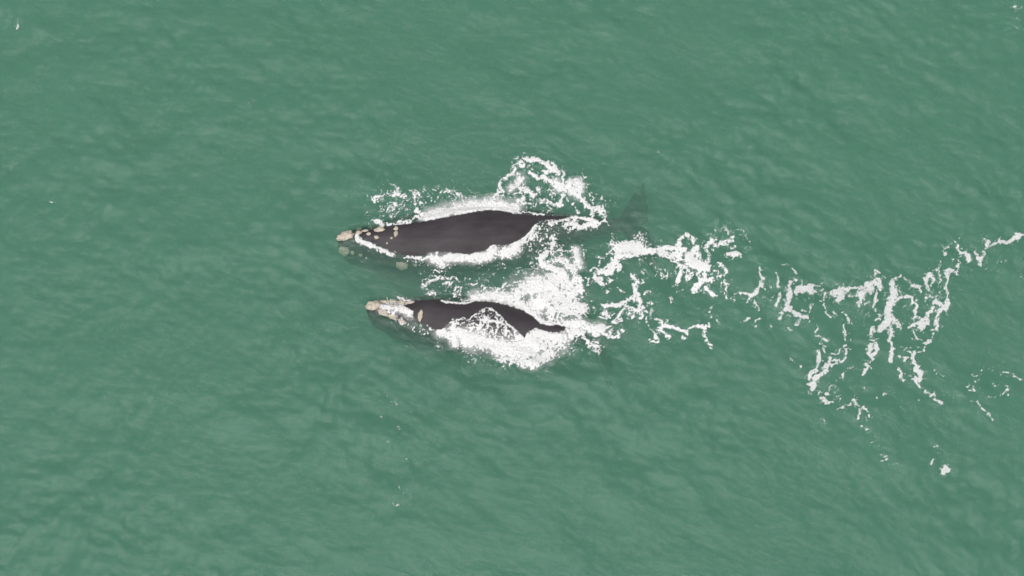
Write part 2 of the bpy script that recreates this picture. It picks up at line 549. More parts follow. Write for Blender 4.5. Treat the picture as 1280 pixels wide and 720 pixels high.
SEA_GRID = []
def grid_height(x, y):
    """height of the finished water surface"""
    xs, ys, H = SEA_GRID[0]
    i = np.clip(np.searchsorted(xs, x) - 1, 0, len(xs) - 2); j = np.clip(np.searchsorted(ys, y) - 1, 0, len(ys) - 2)
    fx = (x - xs[i]) / (xs[i + 1] - xs[i]); fy = (y - ys[j]) / (ys[j + 1] - ys[j])
    b = (H[j, i] * (1 - fx) + H[j, i + 1] * fx) * (1 - fy) + (H[j + 1, i] * (1 - fx) + H[j + 1, i + 1] * fx) * fy
    tri = np.maximum(H[j, i] + fx * (H[j, i + 1] - H[j, i]) + fy * (H[j + 1, i + 1] - H[j, i + 1]),
                     H[j, i] + fy * (H[j + 1, i] - H[j, i]) + fx * (H[j + 1, i + 1] - H[j + 1, i]))
    return np.maximum(b, tri)

def build_sea():
    xs = axis(-30, 30, .095, 4000); ys = axis(-19, 22, .095, 4000)
    X, Y = np.meshgrid(xs, ys)
    h, _ = sea_height(X.ravel(), Y.ravel())
    nx, ny = len(xs), len(ys)
    SEA_GRID.append((xs, ys, h.reshape(ny, nx)))
    V = np.stack([X.ravel(), Y.ravel(), h], 1)
    I = np.arange(nx * ny).reshape(ny, nx)
    Q = np.stack([I[:-1, :-1], I[:-1, 1:], I[1:, 1:], I[1:, :-1]], -1).reshape(-1, 4)
    # skirt and floor close the volume
    loop = np.concatenate([I[0, :], I[1:, -1], I[-1, -2::-1], I[-2:0:-1, 0]])
    B = V[loop].copy(); B[:, 2] = -14
    ob = len(V); n = len(loop); k = np.arange(n); k2 = (k + 1) % n
    side = np.stack([loop[k], ob + k, ob + k2, loop[k2]], -1)
    V = np.concatenate([V, B])
    cs = [ob, ob + nx - 1, ob + nx - 1 + ny - 1, ob + 2 * (nx - 1) + ny - 1]
    me = np_mesh('sea', V, np.concatenate([Q, side]))
    bm = bmesh.new(); bm.from_mesh(me); bm.verts.ensure_lookup_table()
    bm.faces.new([bm.verts[i] for i in range(ob + n - 1, ob - 1, -1)])
    bm.to_mesh(me); bm.free()
    me.materials.append(M_SEA)
    o = bpy.data.objects.new('sea', me); col.objects.link(o)
    o['kind'] = 'structure'; o['label'] = 'turbid green sea with low choppy ripples'
    g = mesh_obj('seabed', [(-4500, -4500, -16), (4500, -4500, -16), (4500, 4500, -16), (-4500, 4500, -16)], [(0, 1, 2, 3)], M_SAND)
    g['kind'] = 'structure'; g['label'] = 'sandy sea floor under the green water'

build_sea()

# ---------------------------------------------------------------- foam: strands surveyed on the water, (origin, scale, [(half width, cover, points)])
FOAM = [
 ((440, 220), 8, [
  (5, .62, [(230,240),(330,190),(430,180),(520,200)]), (3, .62, [(310,200),(320,280),(310,330)]), (3, .7, [(450,130),(470,170)]),
  (5, .6, [(600,170),(660,200),(620,240),(690,290)]), (4, .6, [(720,160),(780,220),(830,150),(880,110)]),
  (2.5, .62, [(870,190),(960,150),(1020,170),(1080,200)]), (5, .75, [(390,330),(450,310),(470,370),(400,400)]),
  (3, .75, [(640,340),(660,380),(720,400)]), (13, .34, [(200,240),(560,220),(900,200),(1100,220)]), (10, .33, [(330,320),(560,340),(800,320)]),
  (7, .3, [(180,330),(300,400)]), (3, .75, [(250,470),(340,495),(450,480),(560,465),(640,440),(780,430)]),
  (7.5, 1.2, [(780,425),(920,385),(1060,352),(1160,332),(1280,312)]), (5, .6, [(900,360),(1000,310),(1100,330)]),
  (3.3, 1.15, [(50,605),(70,650),(110,685),(170,690),(230,722)]), (2.6, 1.05, [(230,722),(330,762),(420,786)]), (3, .33, [(30,530),(160,500)]), (4, .33, [(1130,130),(1250,240)]), (3, .4, [(860,330),(830,370)])]),
 ((600, 180), 8, [
  (7, 1.2, [(0,630),(130,612),(260,640),(310,670),(350,640)]), (4, .8, [(350,600),(420,550),(430,590)]), (1.4, .8, [(370,680),(470,690),(600,710)]),
  (2.2, .8, [(130,540),(200,480),(190,390),(240,360),(290,320),(340,310),(355,250)]), (3, .9, [(190,400),(200,460)]),
  (4.5, 1.0, [(400,340),(420,380),(370,400),(310,440)]), (4, .9, [(380,420),(470,460),(540,510),(590,490),(580,430)]), (4, .5, [(540,510),(500,560),(460,640)]),
  (2.8, .95, [(450,150),(500,170),(550,150),(620,190),(660,190),(690,250),(760,260),(770,290),(720,270),(660,290),(650,280)]),
  (1.3, .8, [(720,200),(770,240)]), (2.2, .9, [(500,290),(590,350),(660,350),(710,390),(740,430)]), (3.5, .95, [(640,340),(670,360)]),
  (1.3, .9, [(820,290),(835,320),(830,400)]), (5, 1.0, [(760,390),(800,440),(860,440),(920,410)]),
  (3, .85, [(870,470),(830,510),(800,570),(810,620),(740,600),(660,580),(590,580)]), (2, .8, [(860,550),(900,580)]),
  (5, 1.0, [(920,480),(970,510),(1010,430),(980,390)]), (4, .95, [(970,510),(1030,560),(1060,620),(1110,650),(1200,660),(1230,710)]),
  (3, .9, [(1110,640),(1120,710)]), (2, .7, [(1000,360),(1050,330)]), (2, .7, [(930,590),(960,660),(990,690)]), (3, .5, [(1080,510),(1140,560),(1130,620)]),
  (9, .42, [(150,520),(400,500),(560,560)]), (6, .4, [(700,640),(600,690)]), (8, .34, [(1100,500),(1200,560)]), (3, .55, [(360,150),(400,200),(440,240)]),
  (5, .5, [(280,580),(200,600)]), (6, .4, [(700,460),(740,520)])]),
 ((640, 260), 8, [
  (1.3, .85, [(40,60),(130,50),(250,70),(330,85)]), (2, .9, [(790,0),(810,100)]), (2.5, .8, [(860,20),(900,80),(930,100)]),
  (1.6, .95, [(400,180),(460,130),(540,120),(640,105),(690,95),(740,120),(800,130),(860,160),(920,130),(960,165)]), (4, .85, [(370,150),(410,170)]),
  (3.6, 1.05, [(640,180),(680,215),(730,190),(780,160),(820,190),(830,150)]), (9, .46, [(300,200),(480,180),(620,160)]), (2, .6, [(560,240),(600,210)]),
  (3.5, .95, [(0,385),(60,370),(140,320),(200,270),(220,190)]), (5, .62, [(0,440),(60,420),(150,360),(230,270)]),
  (8, .55, [(250,290),(300,300),(400,330),(420,400)]), (3, .6, [(380,310),(430,280),(450,330)]), (5, .65, [(480,400),(500,460),(560,450),(640,430)]),
  (4, .95, [(340,440),(290,520),(320,580),(400,610),(470,640),(500,700)]), (3, .8, [(370,550),(400,530),(430,590)]),
  (4.5, .95, [(450,520),(530,540),(560,590),(640,600),(690,600),(650,520),(640,440)]), (4, .9, [(500,640),(520,720)]), (4, .9, [(600,610),(640,700)]),
  (14, .47, [(200,400),(480,480),(600,560)]), (11, .5, [(250,620),(450,600)]), (2, .5, [(50,640),(90,580)]), (2, .6, [(200,560),(230,620),(200,700)]),
  (3, .7, [(130,640),(150,700)]), (1.3, .5, [(690,380),(710,450)]),
  (7, 1.05, [(1060,400),(1150,370),(1240,380)]), (6, 1.0, [(1060,430),(1100,470),(1180,440),(1280,430)]), (4, .95, [(1050,500),(1020,570),(960,600),(980,640),(1070,590)]),
  (3, .6, [(990,380),(1010,340)]), (3, .85, [(830,640),(900,630),(960,610)]), (1.5, .8, [(760,640),(830,620)]), (4, .8, [(840,680),(870,650)]),
  (2.5, .5, [(870,500),(870,580)]), (4, .55, [(1190,300),(1280,280)])]),
 ((500, 310), 8, [
  (1.5, .95, [(70,85),(200,115),(300,110)]), (5, 1.12, [(330,120),(400,130),(480,110),(560,100),(640,105),(760,105),(900,80)]), (2, .9, [(360,60),(400,50)]),
  (3, .85, [(380,180),(440,190)]), (6, 1.0, [(920,30),(1000,50),(1100,40),(1160,20)]), (6, .55, [(950,90),(1100,80)]), (4, .38, [(100,140),(350,170)]),
  (2, .75, [(240,440),(230,370),(300,350),(370,290),(440,310),(540,290),(600,340)]), (3, .85, [(250,370),(330,330),(400,300)]), (4, .55, [(440,350),(490,370)]),
  (1.5, .6, [(550,430),(570,400),(610,400)]), (7, .36, [(640,300),(760,330),(900,260)]), (4, .45, [(1020,180),(930,260),(900,320)]), (3, .5, [(720,370),(780,400)]),
  (5, .55, [(380,230),(300,300),(250,420)]), (4, .6, [(560,480),(660,470),(700,500),(620,560),(540,560)]), (1.2, .95, [(420,540),(500,570),(600,575),(680,560),(740,530)]),
  (6, 1.12, [(740,500),(850,490),(900,500),(1000,500),(1150,510)]), (5, .72, [(830,420),(860,460)]), (6, .62, [(1020,400),(1100,370),(1150,440)]),
  (4, 1.1, [(960,540),(1100,560),(1200,600),(1280,640)]), (3, .8, [(1200,440),(1190,400),(1280,380)]), (3, 1.0, [(1190,460),(1200,540),(1260,600)]),
  (4, .45, [(1200,200),(1180,300)]), (5, .4, [(480,420),(640,440)])]),
 ((640, 340), 8, [
  (5, 1.1, [(0,270),(60,210),(70,290),(130,360),(200,400),(270,480),(330,540),(380,520)]), (13, .97, [(100,170),(300,130),(450,100),(500,180),(420,280),(300,300),(200,380)]),
  (8, .9, [(400,330),(380,430),(470,500)]), (10, .92, [(560,150),(600,220),(560,300),(500,360),(640,340),(700,380)]), (3, .85, [(530,130),(600,100),(650,150),(690,190),(680,260)]),
  (3, .85, [(640,0),(680,80),(690,160)]), (5, .85, [(480,0),(530,60)]), (9, .6, [(300,60),(400,60)]), (3, .9, [(480,460),(510,430),(600,410),(690,470),(670,510)]),
  (6, 1.0, [(540,530),(640,520),(700,540),(800,560),(880,570)]), (5, .9, [(560,560),(600,640),(620,600),(700,620)]), (2, .5, [(700,300),(760,340)]), (3, .6, [(720,380),(750,500)]),
  (2.5, .85, [(760,590),(860,630),(900,620),(980,645),(1060,650)]), (1.5, .7, [(880,560),(1010,550),(1000,600),(970,620)]),
  (2.5, .95, [(920,420),(940,400),(960,440)]), (1, .65, [(870,460),(960,470),(1020,430)]), (1.4, .5, [(880,370),(950,385),(1010,380)]),
  (2, .95, [(910,340),(1000,345),(1060,330),(1130,310),(1210,270),(1230,200),(1260,120),(1240,60),(1200,35)]), (3.5, .9, [(1020,340),(1100,330)]),
  (2, .9, [(1130,380),(1080,420),(1040,480)]), (2.5, .85, [(1100,490),(1010,520)]), (4, .8, [(1140,360),(1200,360),(1190,440),(1160,400)]),
  (3.5, .85, [(830,80),(880,90),(900,140)]), (3, .9, [(830,20),(1000,10)]), (2, .7, [(960,90),(990,90)]), (2, .8, [(770,70),(760,140)]), (1.5, .8, [(740,70),(800,100)]),
  (2, .7, [(900,140),(960,200)]), (1, .8, [(1040,170),(1140,220)]), (3, .8, [(1250,230),(1280,340)]), (6, .55, [(620,640),(760,700),(860,720)]), (8, .42, [(640,680),(900,760)]),
  (5, .7, [(700,690),(800,740),(860,790)])]),
 ((540, 380), 8, [
  (1.3, .95, [(200,220),(230,180),(310,165),(370,175),(430,130),(490,75),(560,60),(600,65),(650,110),(700,160),(780,240),(830,270),(840,330),(900,370)]),
  (11, .6, [(560,150),(560,250),(500,300)]), (9, .6, [(660,200),(740,280),(780,330)]), (8, .62, [(340,240),(430,270),(600,330),(760,380)]), (5, .5, [(480,130),(430,190),(330,220)]),
  (6, 1.0, [(80,295),(120,295),(200,330),(220,390)]), (7, .9, [(230,230),(260,300),(300,310)]), (8.5, 1.12, [(330,340),(450,390),(560,400),(680,450),(800,470),(920,500),(980,480)]),
  (6, .95, [(200,270),(350,330)]), (8, .8, [(700,520),(830,560),(900,540)]), (7, 1.0, [(940,590),(1000,600),(1070,560),(1150,530),(1200,480)]),
  (8, 1.12, [(720,410),(860,410),(970,350),(1040,300),(1120,310),(1200,340),(1280,350)]), (10, 1.0, [(1000,400),(1150,400),(1250,410)]),
  (7, .62, [(250,390),(480,430),(620,500),(720,560),(860,600)]), (4, .38, [(20,300),(60,420)]), (3, .5, [(880,380),(920,410)]), (6, .5, [(1200,520),(1300,480)])]),
 ((780, 280), 8, [
  (7, 1.1, [(0,250),(60,230),(130,230)]), (5, 1.0, [(0,330),(80,300)]), (4, 1.05, [(160,270),(230,280),(330,270),(430,250),(530,250),(590,270)]), (4, .85, [(360,310),(480,330),(540,310)]),
  (2, .9, [(550,300),(550,350),(510,380)]), (3, .5, [(80,140),(130,120),(150,100)]), (4, .47, [(180,180),(240,210)]), (2, .85, [(520,210),(560,170),(590,140),(630,120),(650,130)]), (3, .9, [(540,210),(560,205)]),
  (1.2, .7, [(690,140),(685,210)]), (3, .85, [(680,300),(720,250),(740,300),(780,350)]), (3, .8, [(590,310),(620,390),(600,420)]),
  (7.5, 1.1, [(640,340),(700,400),(770,430),(805,440)]), (3, 1.0, [(800,480),(810,540)]), (3, .85, [(560,420),(620,430)]), (2.5, .9, [(570,480),(540,560),(530,590)]),
  (3, .7, [(590,480),(680,490),(620,560)]), (3, .95, [(740,500),(750,560),(860,570)]), (4, 1.05, [(760,590),(710,640),(690,660)]),
  (3.2, .9, [(900,170),(860,200),(820,240),(830,300),(850,340),(850,380)]), (3, .8, [(910,230),(960,200),(1040,180),(1080,160)]), (4, .5, [(880,270),(900,280)]),
  (5, .47, [(930,100),(1000,60),(1040,100)]), (2, .6, [(1040,240),(1110,230)]), (3, .95, [(1050,315),(1120,320)]), (1.5, .5, [(1140,320),(1180,330)]), (7, .34, [(1150,80),(1250,150),(1230,230)]),
  (2, .85, [(930,390),(980,440),(1020,490),(970,540)]), (2, .6, [(860,450),(930,500),(920,530)]), (3, .6, [(1000,600),(1040,640)]), (1.5, .5, [(1020,650),(1020,710)]),
  (1.3, .6, [(360,460),(380,510),(430,520)]), (1.6, .95, [(80,520),(120,540),(145,580),(120,640),(100,710)]), (2, .8, [(100,600),(105,610)]), (4, .7, [(190,480),(210,510)]),
  (2.5, .6, [(180,560),(180,640),(220,690)]), (2, .6, [(250,400)]), (2, .6, [(160,410)]), (4, .42, [(480,620),(600,680)]), (1.3, .6, [(560,650),(600,650)]), (1.2, .8, [(800,640),(890,710)]), (10, .3, [(350,480),(560,560)])]),
 ((760, 350), 8, [
  (2, .95, [(300,0),(280,80),(265,160),(200,220),(130,240),(50,260),(0,265)]), (1.5, .8, [(290,170),(320,210),(325,250)]), (3, .8, [(180,270),(230,290),(230,370),(280,300),(330,340),(330,380)]),
  (1.8, .85, [(160,290),(110,360),(50,440)]), (3, .85, [(60,430),(140,405)]), (2.5, .7, [(40,480),(10,520)]), (2, .75, [(0,560),(70,565),(100,530),(160,520)]), (2, .6, [(340,290),(390,340)]),
  (1.2, .8, [(380,390),(420,490),(460,540),(490,600),(490,620),(450,630)]), (1.3, .7, [(415,610),(430,640)]), (2, .47, [(430,320),(440,400)]), (2.5, .75, [(480,400),(520,420),(560,440),(500,490)]), (2, .8, [(530,500),(570,540),(620,585)]),
  (1.2, .6, [(570,440),(600,400)]), (2, .95, [(560,450),(640,480),(700,490),(760,510),(795,530)]), (2.5, .85, [(740,590),(770,575)]), (1.2, .9, [(800,495),(860,480),(930,475),(1010,462)]), (3, .95, [(950,480),(960,490)]),
  (1.4, .9, [(955,500),(960,560),(985,620),(1020,655)]), (2, .7, [(1020,690)]), (3, .7, [(370,140),(410,135)]), (2.5, .6, [(420,240)]), (2, .6, [(340,80)]), (2, .7, [(630,190),(640,220)]), (2, .6, [(740,90),(760,120)]),
  (3.5, .85, [(1160,40),(1190,60)]), (2, .6, [(1180,100),(1170,170)]), (3, .7, [(1230,180),(1250,190)]), (2, .55, [(1020,260),(1020,330)]), (1.3, .6, [(1035,380),(1010,440)]), (1.5, .6, [(1075,370),(1090,410)]),
  (8, .33, [(400,400),(560,470)]), (1.4, .8, [(970,80),(1080,170)])]),
 ((920, 320), 8, [
  (1.8, .75, [(240,130),(245,180),(270,230)]), (2.8, 1.0, [(265,235),(230,310),(200,370),(150,400)]), (1.6, .75, [(140,400),(60,375),(0,380)]), (2, .7, [(100,460),(150,420),(190,470),(215,530)]), (2, .5, [(280,330),(330,300),(320,370)]),
  (1.6, .85, [(390,175),(410,230),(420,330)]), (2.5, .9, [(430,400),(420,440),(410,510)]), (2.2, .85, [(540,270),(520,310),(530,380)]), (3.8, 1.05, [(530,390),(500,470),(490,540),(540,545)]), (2, .7, [(470,450)]),
  (1.6, .6, [(450,100),(520,80)]), (1.5, .7, [(560,140),(610,180)]), (2, .6, [(545,215),(600,240)]), (4, 1.0, [(600,370),(640,310),(660,350)]), (5, 1.05, [(700,330),(750,300),(745,350)]), (1.6, .7, [(780,290),(860,285),(880,270)]),
  (3.2, 1.1, [(570,580),(620,610),(700,620)]), (2.5, .8, [(660,560),(720,560),(750,490)]), (1.3, .7, [(625,640),(620,680),(580,690)]), (3.5, .5, [(870,350),(880,400),(840,440)]), (1.7, .8, [(870,470),(900,580),(950,615)]),
  (1.3, .55, [(980,560),(1010,600)]), (5, .85, [(990,370),(1050,350),(1110,340),(1060,390),(1020,430)]), (2, .85, [(1130,330),(1220,320),(1280,310)]), (1.3, .5, [(1050,555),(1110,540)]), (2, .9, [(1090,580),(1120,630),(1135,660)]),
  (5, .75, [(1230,380),(1260,430),(1230,480)]), (2, .7, [(100,640),(120,640),(80,665)]), (1.7, .85, [(240,625),(205,650),(195,710)]), (1.6, .75, [(340,660),(350,710)]), (1.5, .7, [(440,630),(460,590)]),
  (8, .3, [(250,330),(420,480)]), (8, .36, [(860,380),(960,400)]), (4, .3, [(650,450),(780,440)])]),
 ((1060, 320), 8, [
  (2, .9, [(0,340),(60,325),(150,330)]), (2, .7, [(0,400),(70,400)]), (4.5, .95, [(180,290),(230,280),(220,350),(140,370),(110,400)]), (1.2, .8, [(255,150),(310,180)]), (1.5, .7, [(260,150),(265,250),(270,350)]), (3.5, 1.0, [(300,240),(310,330)]),
  (3, .75, [(120,380),(120,460)]), (2.5, .6, [(100,490),(200,480)]), (2.2, .8, [(270,380),(280,460),(250,500),(265,540)]), (2.5, .7, [(290,580),(330,600),(260,650)]), (2, .75, [(430,270),(440,240),(520,205)]),
  (4, 1.0, [(430,300),(440,370)]), (5.5, 1.05, [(450,360),(440,430),(430,480)]), (4.2, 1.1, [(400,500),(390,570),(400,640)]), (4, 1.0, [(400,640),(360,700)]), (2, .9, [(460,480),(510,420),(560,405),(610,420),(640,480)]), (3, .7, [(440,600),(500,680)]), (2.5, .6, [(540,510)]),
  (2.6, .75, [(540,225),(600,260),(640,300),(650,330)]), (2, .85, [(650,330),(690,320),(710,370)]), (2.4, .9, [(670,460),(685,520),(660,580)]), (4, .5, [(600,500),(660,570)]), (3, .6, [(640,620),(700,630)]),
  (2.2, .95, [(810,180),(775,240),(775,310),(800,350)]), (1.8, .8, [(820,200),(850,250),(830,310)]), (4, .5, [(800,270),(810,290)]), (2, .7, [(850,270),(910,270)]), (1.8, .65, [(870,150),(910,100),(925,60)]), (1.2, .7, [(905,150),(915,260)]),
  (3, .9, [(980,230),(975,180),(1000,140),(1040,150)]), (3, .7, [(1000,200),(1050,170)]), (2, .75, [(1080,90),(1095,130),(1070,200)]), (2.5, .5, [(1030,100),(1040,20)]), (1.5, .9, [(980,240),(980,320),(980,440)]), (2.5, 1.0, [(980,440),(1000,480)]),
  (4, 1.05, [(870,470),(940,500),(1000,480),(960,540),(900,560)]), (3, .8, [(770,400),(780,420)]), (2.5, .85, [(900,560),(880,620),(880,710)]), (3, .95, [(850,520),(790,590),(750,640),(720,700)]), (4, .7, [(770,660)]),
  (7, .5, [(840,390),(880,340),(900,400)]), (1.3, .7, [(920,330),(900,380)]), (2, .45, [(1080,330),(1110,380)]), (1.5, .75, [(1140,390),(1175,430)]), (2.8, .95, [(1190,0),(1200,70)]), (8, .34, [(160,560),(300,560)]), (3, .5, [(830,480)])]),
 ((1120, 280), 8, [
  (2.3, 1.0, [(1020,190),(1060,180),(1110,195),(1160,170),(1200,130),(1250,110),(1320,108),(1400,90)]), (1.8, .85, [(1000,195),(940,240)]), (2.5, .6, [(880,170),(930,180)]), (3, .9, [(910,220),(890,270),(860,330),(840,400)]),
  (2.2, .9, [(790,290),(820,330),(835,400)]), (1.5, .5, [(750,265),(720,260)]), (2, .85, [(620,210),(630,270)]), (3, .6, [(490,250),(540,230)]), (1.8, .8, [(490,290),(480,320)]), (2, .7, [(580,180)]), (2.2, .95, [(640,290),(690,310),(710,350),(715,390)]),
  (2.5, .5, [(560,330),(560,400)]), (1.2, .45, [(540,310),(600,300)]), (4, .3, [(1050,360),(1200,440),(1260,560)]), (2, .3, [(850,420),(920,470)]), (2, .3, [(980,250),(1000,450)]), (1.5, .47, [(590,640),(680,710)])]),
 ((980, 400), 8, [
  (1.3, .7, [(300,130),(330,80)]), (1.6, .8, [(310,165),(350,170),(420,220)]), (1.6, .8, [(360,190),(360,250),(400,270),(400,320)]), (3, 1.1, [(345,310),(345,370),(340,440)]), (2.2, .9, [(330,460),(310,520),(240,560),(235,590)]),
  (3, 1.0, [(380,480),(420,460),(430,490),(400,540),(340,570),(310,595)]), (1.5, .9, [(450,450),(490,465),(530,445)]), (2.2, .85, [(455,380),(455,430)]), (1.8, .95, [(480,420),(560,410),(605,395),(610,310),(640,295)]),
  (1.1, .75, [(470,350),(540,335),(550,300),(620,255)]), (1.4, .8, [(600,65),(600,110),(620,200)]), (1.5, .42, [(660,140),(670,260)]), (3.5, 1.0, [(250,640),(300,640),(280,690)]), (2, .6, [(350,620)]), (3, .45, [(400,690),(460,680)]),
  (1.6, .75, [(630,485),(700,470)]), (1.5, .75, [(590,540),(590,600)]), (2, .9, [(800,440),(830,470),(800,520),(795,560)]), (1.5, .8, [(850,430)]), (5, 1.0, [(1050,10),(1000,60),(960,90)]), (4, .75, [(880,100),(880,190)]), (2, .8, [(910,190),(930,180)]),
  (2.6, 1.0, [(890,220),(860,270),(860,340),(885,385)]), (2.2, .95, [(910,240),(920,300),(890,370)]), (1.9, .95, [(1080,100),(1080,170),(1060,210),(1085,270)]), (2.6, 1.05, [(1080,290),(1070,360),(1065,420)]), (1.8, .9, [(1140,490),(1170,530),(1170,570)]),
  (2, .7, [(1180,600),(1200,620)]), (3, .6, [(1110,20),(1150,90)]), (2, .65, [(40,90),(70,120)]), (1.3, .75, [(150,0),(140,40),(100,45)]), (2, .55, [(70,400)]), (2, .7, [(160,470)]), (1.4, .5, [(800,20),(800,60)]), (5, .3, [(830,130),(810,40)])]),
 ((1060, 400), 8, [
  (4.5, .95, [(740,10),(740,80)]), (4, .9, [(790,20)]), (2.2, .85, [(880,0),(880,80)]), (2.5, .8, [(830,95)]), (1.6, .65, [(845,130),(850,180)]), (1.8, .7, [(600,90),(640,60),(690,50)]), (1.4, .85, [(660,120),(700,180),(760,240)]), (2.5, 1.0, [(770,240),(820,215)]),
  (1.6, .75, [(755,270),(745,320),(700,330)]), (1.5, .6, [(630,160),(660,180)]), (1.5, .65, [(510,260),(540,290),(530,340)]), (1.5, .5, [(550,290),(640,280),(740,280)]), (2, .7, [(600,330),(620,330)]), (1.8, .75, [(500,370),(560,410),(590,380)]),
  (2.6, 1.0, [(660,340),(640,370),(660,430),(690,460),(660,510)]), (3.2, 1.1, [(680,520),(720,540),(710,590),(670,610),(660,590)]), (1.5, .9, [(670,630),(720,680),(790,720)]), (1.2, .5, [(860,500),(890,550),(950,555)])]),
 ((1120, 440), 8, [
  (2.2, .95, [(280,390),(330,420),(370,440),(370,490)]), (1.3, .9, [(390,500),(440,510),(455,525)]), (2, .35, [(430,430),(560,460),(660,460)]), (3, .5, [(720,330),(700,400)]), (2, .6, [(780,300)]), (3, .5, [(780,380),(730,370)]), (2, .6, [(650,450)]),
  (1.5, .62, [(720,490),(800,510),(830,560),(900,610),(950,670)]), (1.5, .55, [(760,240),(800,260)]), (1.3, .6, [(850,190),(890,170)]), (1.5, .7, [(1060,100)]), (1.5, .7, [(1080,200),(1120,215)]), (1.5, .7, [(1160,220),(1210,260),(1270,290)]),
  (1.4, .55, [(970,335),(1030,335)]), (1.6, .65, [(1060,320),(1115,360),(1100,400),(1040,445)]), (1.4, .55, [(900,465),(990,445)]), (1.4, .5, [(1110,450)]), (4, .28, [(720,380),(800,280),(900,180),(1100,130)])]),
 ((1000, 470), 8, [
  (2, .8, [(200,235),(240,240),(260,285),(330,270)]), (2, .8, [(265,175)]), (5, .36, [(190,170),(340,100)]), (1.5, .6, [(360,210),(390,240)]), (1.4, .65, [(380,335),(440,310),(480,285),(540,270)]), (1.9, .9, [(540,240),(550,270),(620,320),(660,360)]),
  (1.5, .75, [(600,340),(590,400),(570,440)]), (2, .7, [(680,400)]), (1.5, .55, [(655,440)]), (2, .85, [(615,500)]), (2, .85, [(660,550)]), (1.6, .7, [(850,180),(830,190)]), (1.6, .65, [(765,230)]), (1.5, .65, [(650,130)]), (1.5, .65, [(1180,255)]), (1.6, .5, [(855,395)]), (1.6, .5, [(215,435)])]),
 ((1060, 520), 8, [
  (3, .3, [(220,280),(300,300)]), (1.6, .7, [(320,390),(360,420),(390,435)]), (1.4, .7, [(430,490),(490,495)]), (1.5, .5, [(330,460)]), (1.5, .55, [(880,300),(860,310)]), (5, .32, [(890,360)]), (1.6, .75, [(850,435),(820,470)]), (2.6, .95, [(950,530),(980,510),(1000,540),(950,570)])]),
 ((440, 350), 6.4, [
  (5.5, 1.05, [(250,225),(320,220),(400,230),(470,270)]), (4, .75, [(220,250),(320,290),(400,330)]), (4, .55, [(220,180),(360,180)]), (2.2, .85, [(370,150),(450,160)]), (2.5, .5, [(210,185),(280,150)]), (3, .4, [(420,370),(560,430),(640,390)]), (2, .55, [(590,330),(630,400)]), (4, .6, [(600,90),(660,110)])]),
 ((0, 0), 1, [(1.4, .6, [(822, 190)]), (1.2, .55, [(313, 132)]), (1.2, .55, [(24, 26), (23, 37)]), (1.1, .5, [(1268, 5), (1272, 40)]), (5, .3, [(1266, 10), (1274, 36)]), (1.2, .55, [(65, 253)])]),
]
_fl = np.random.default_rng(5)
FOAM.append(((0, 0), 1, [(float(_fl.uniform(.3, .8)), float(_fl.uniform(.42, .58)), [(float(_fl.normal(502, 14)), float(_fl.uniform(494, 640)))]) for _ in range(34)]))

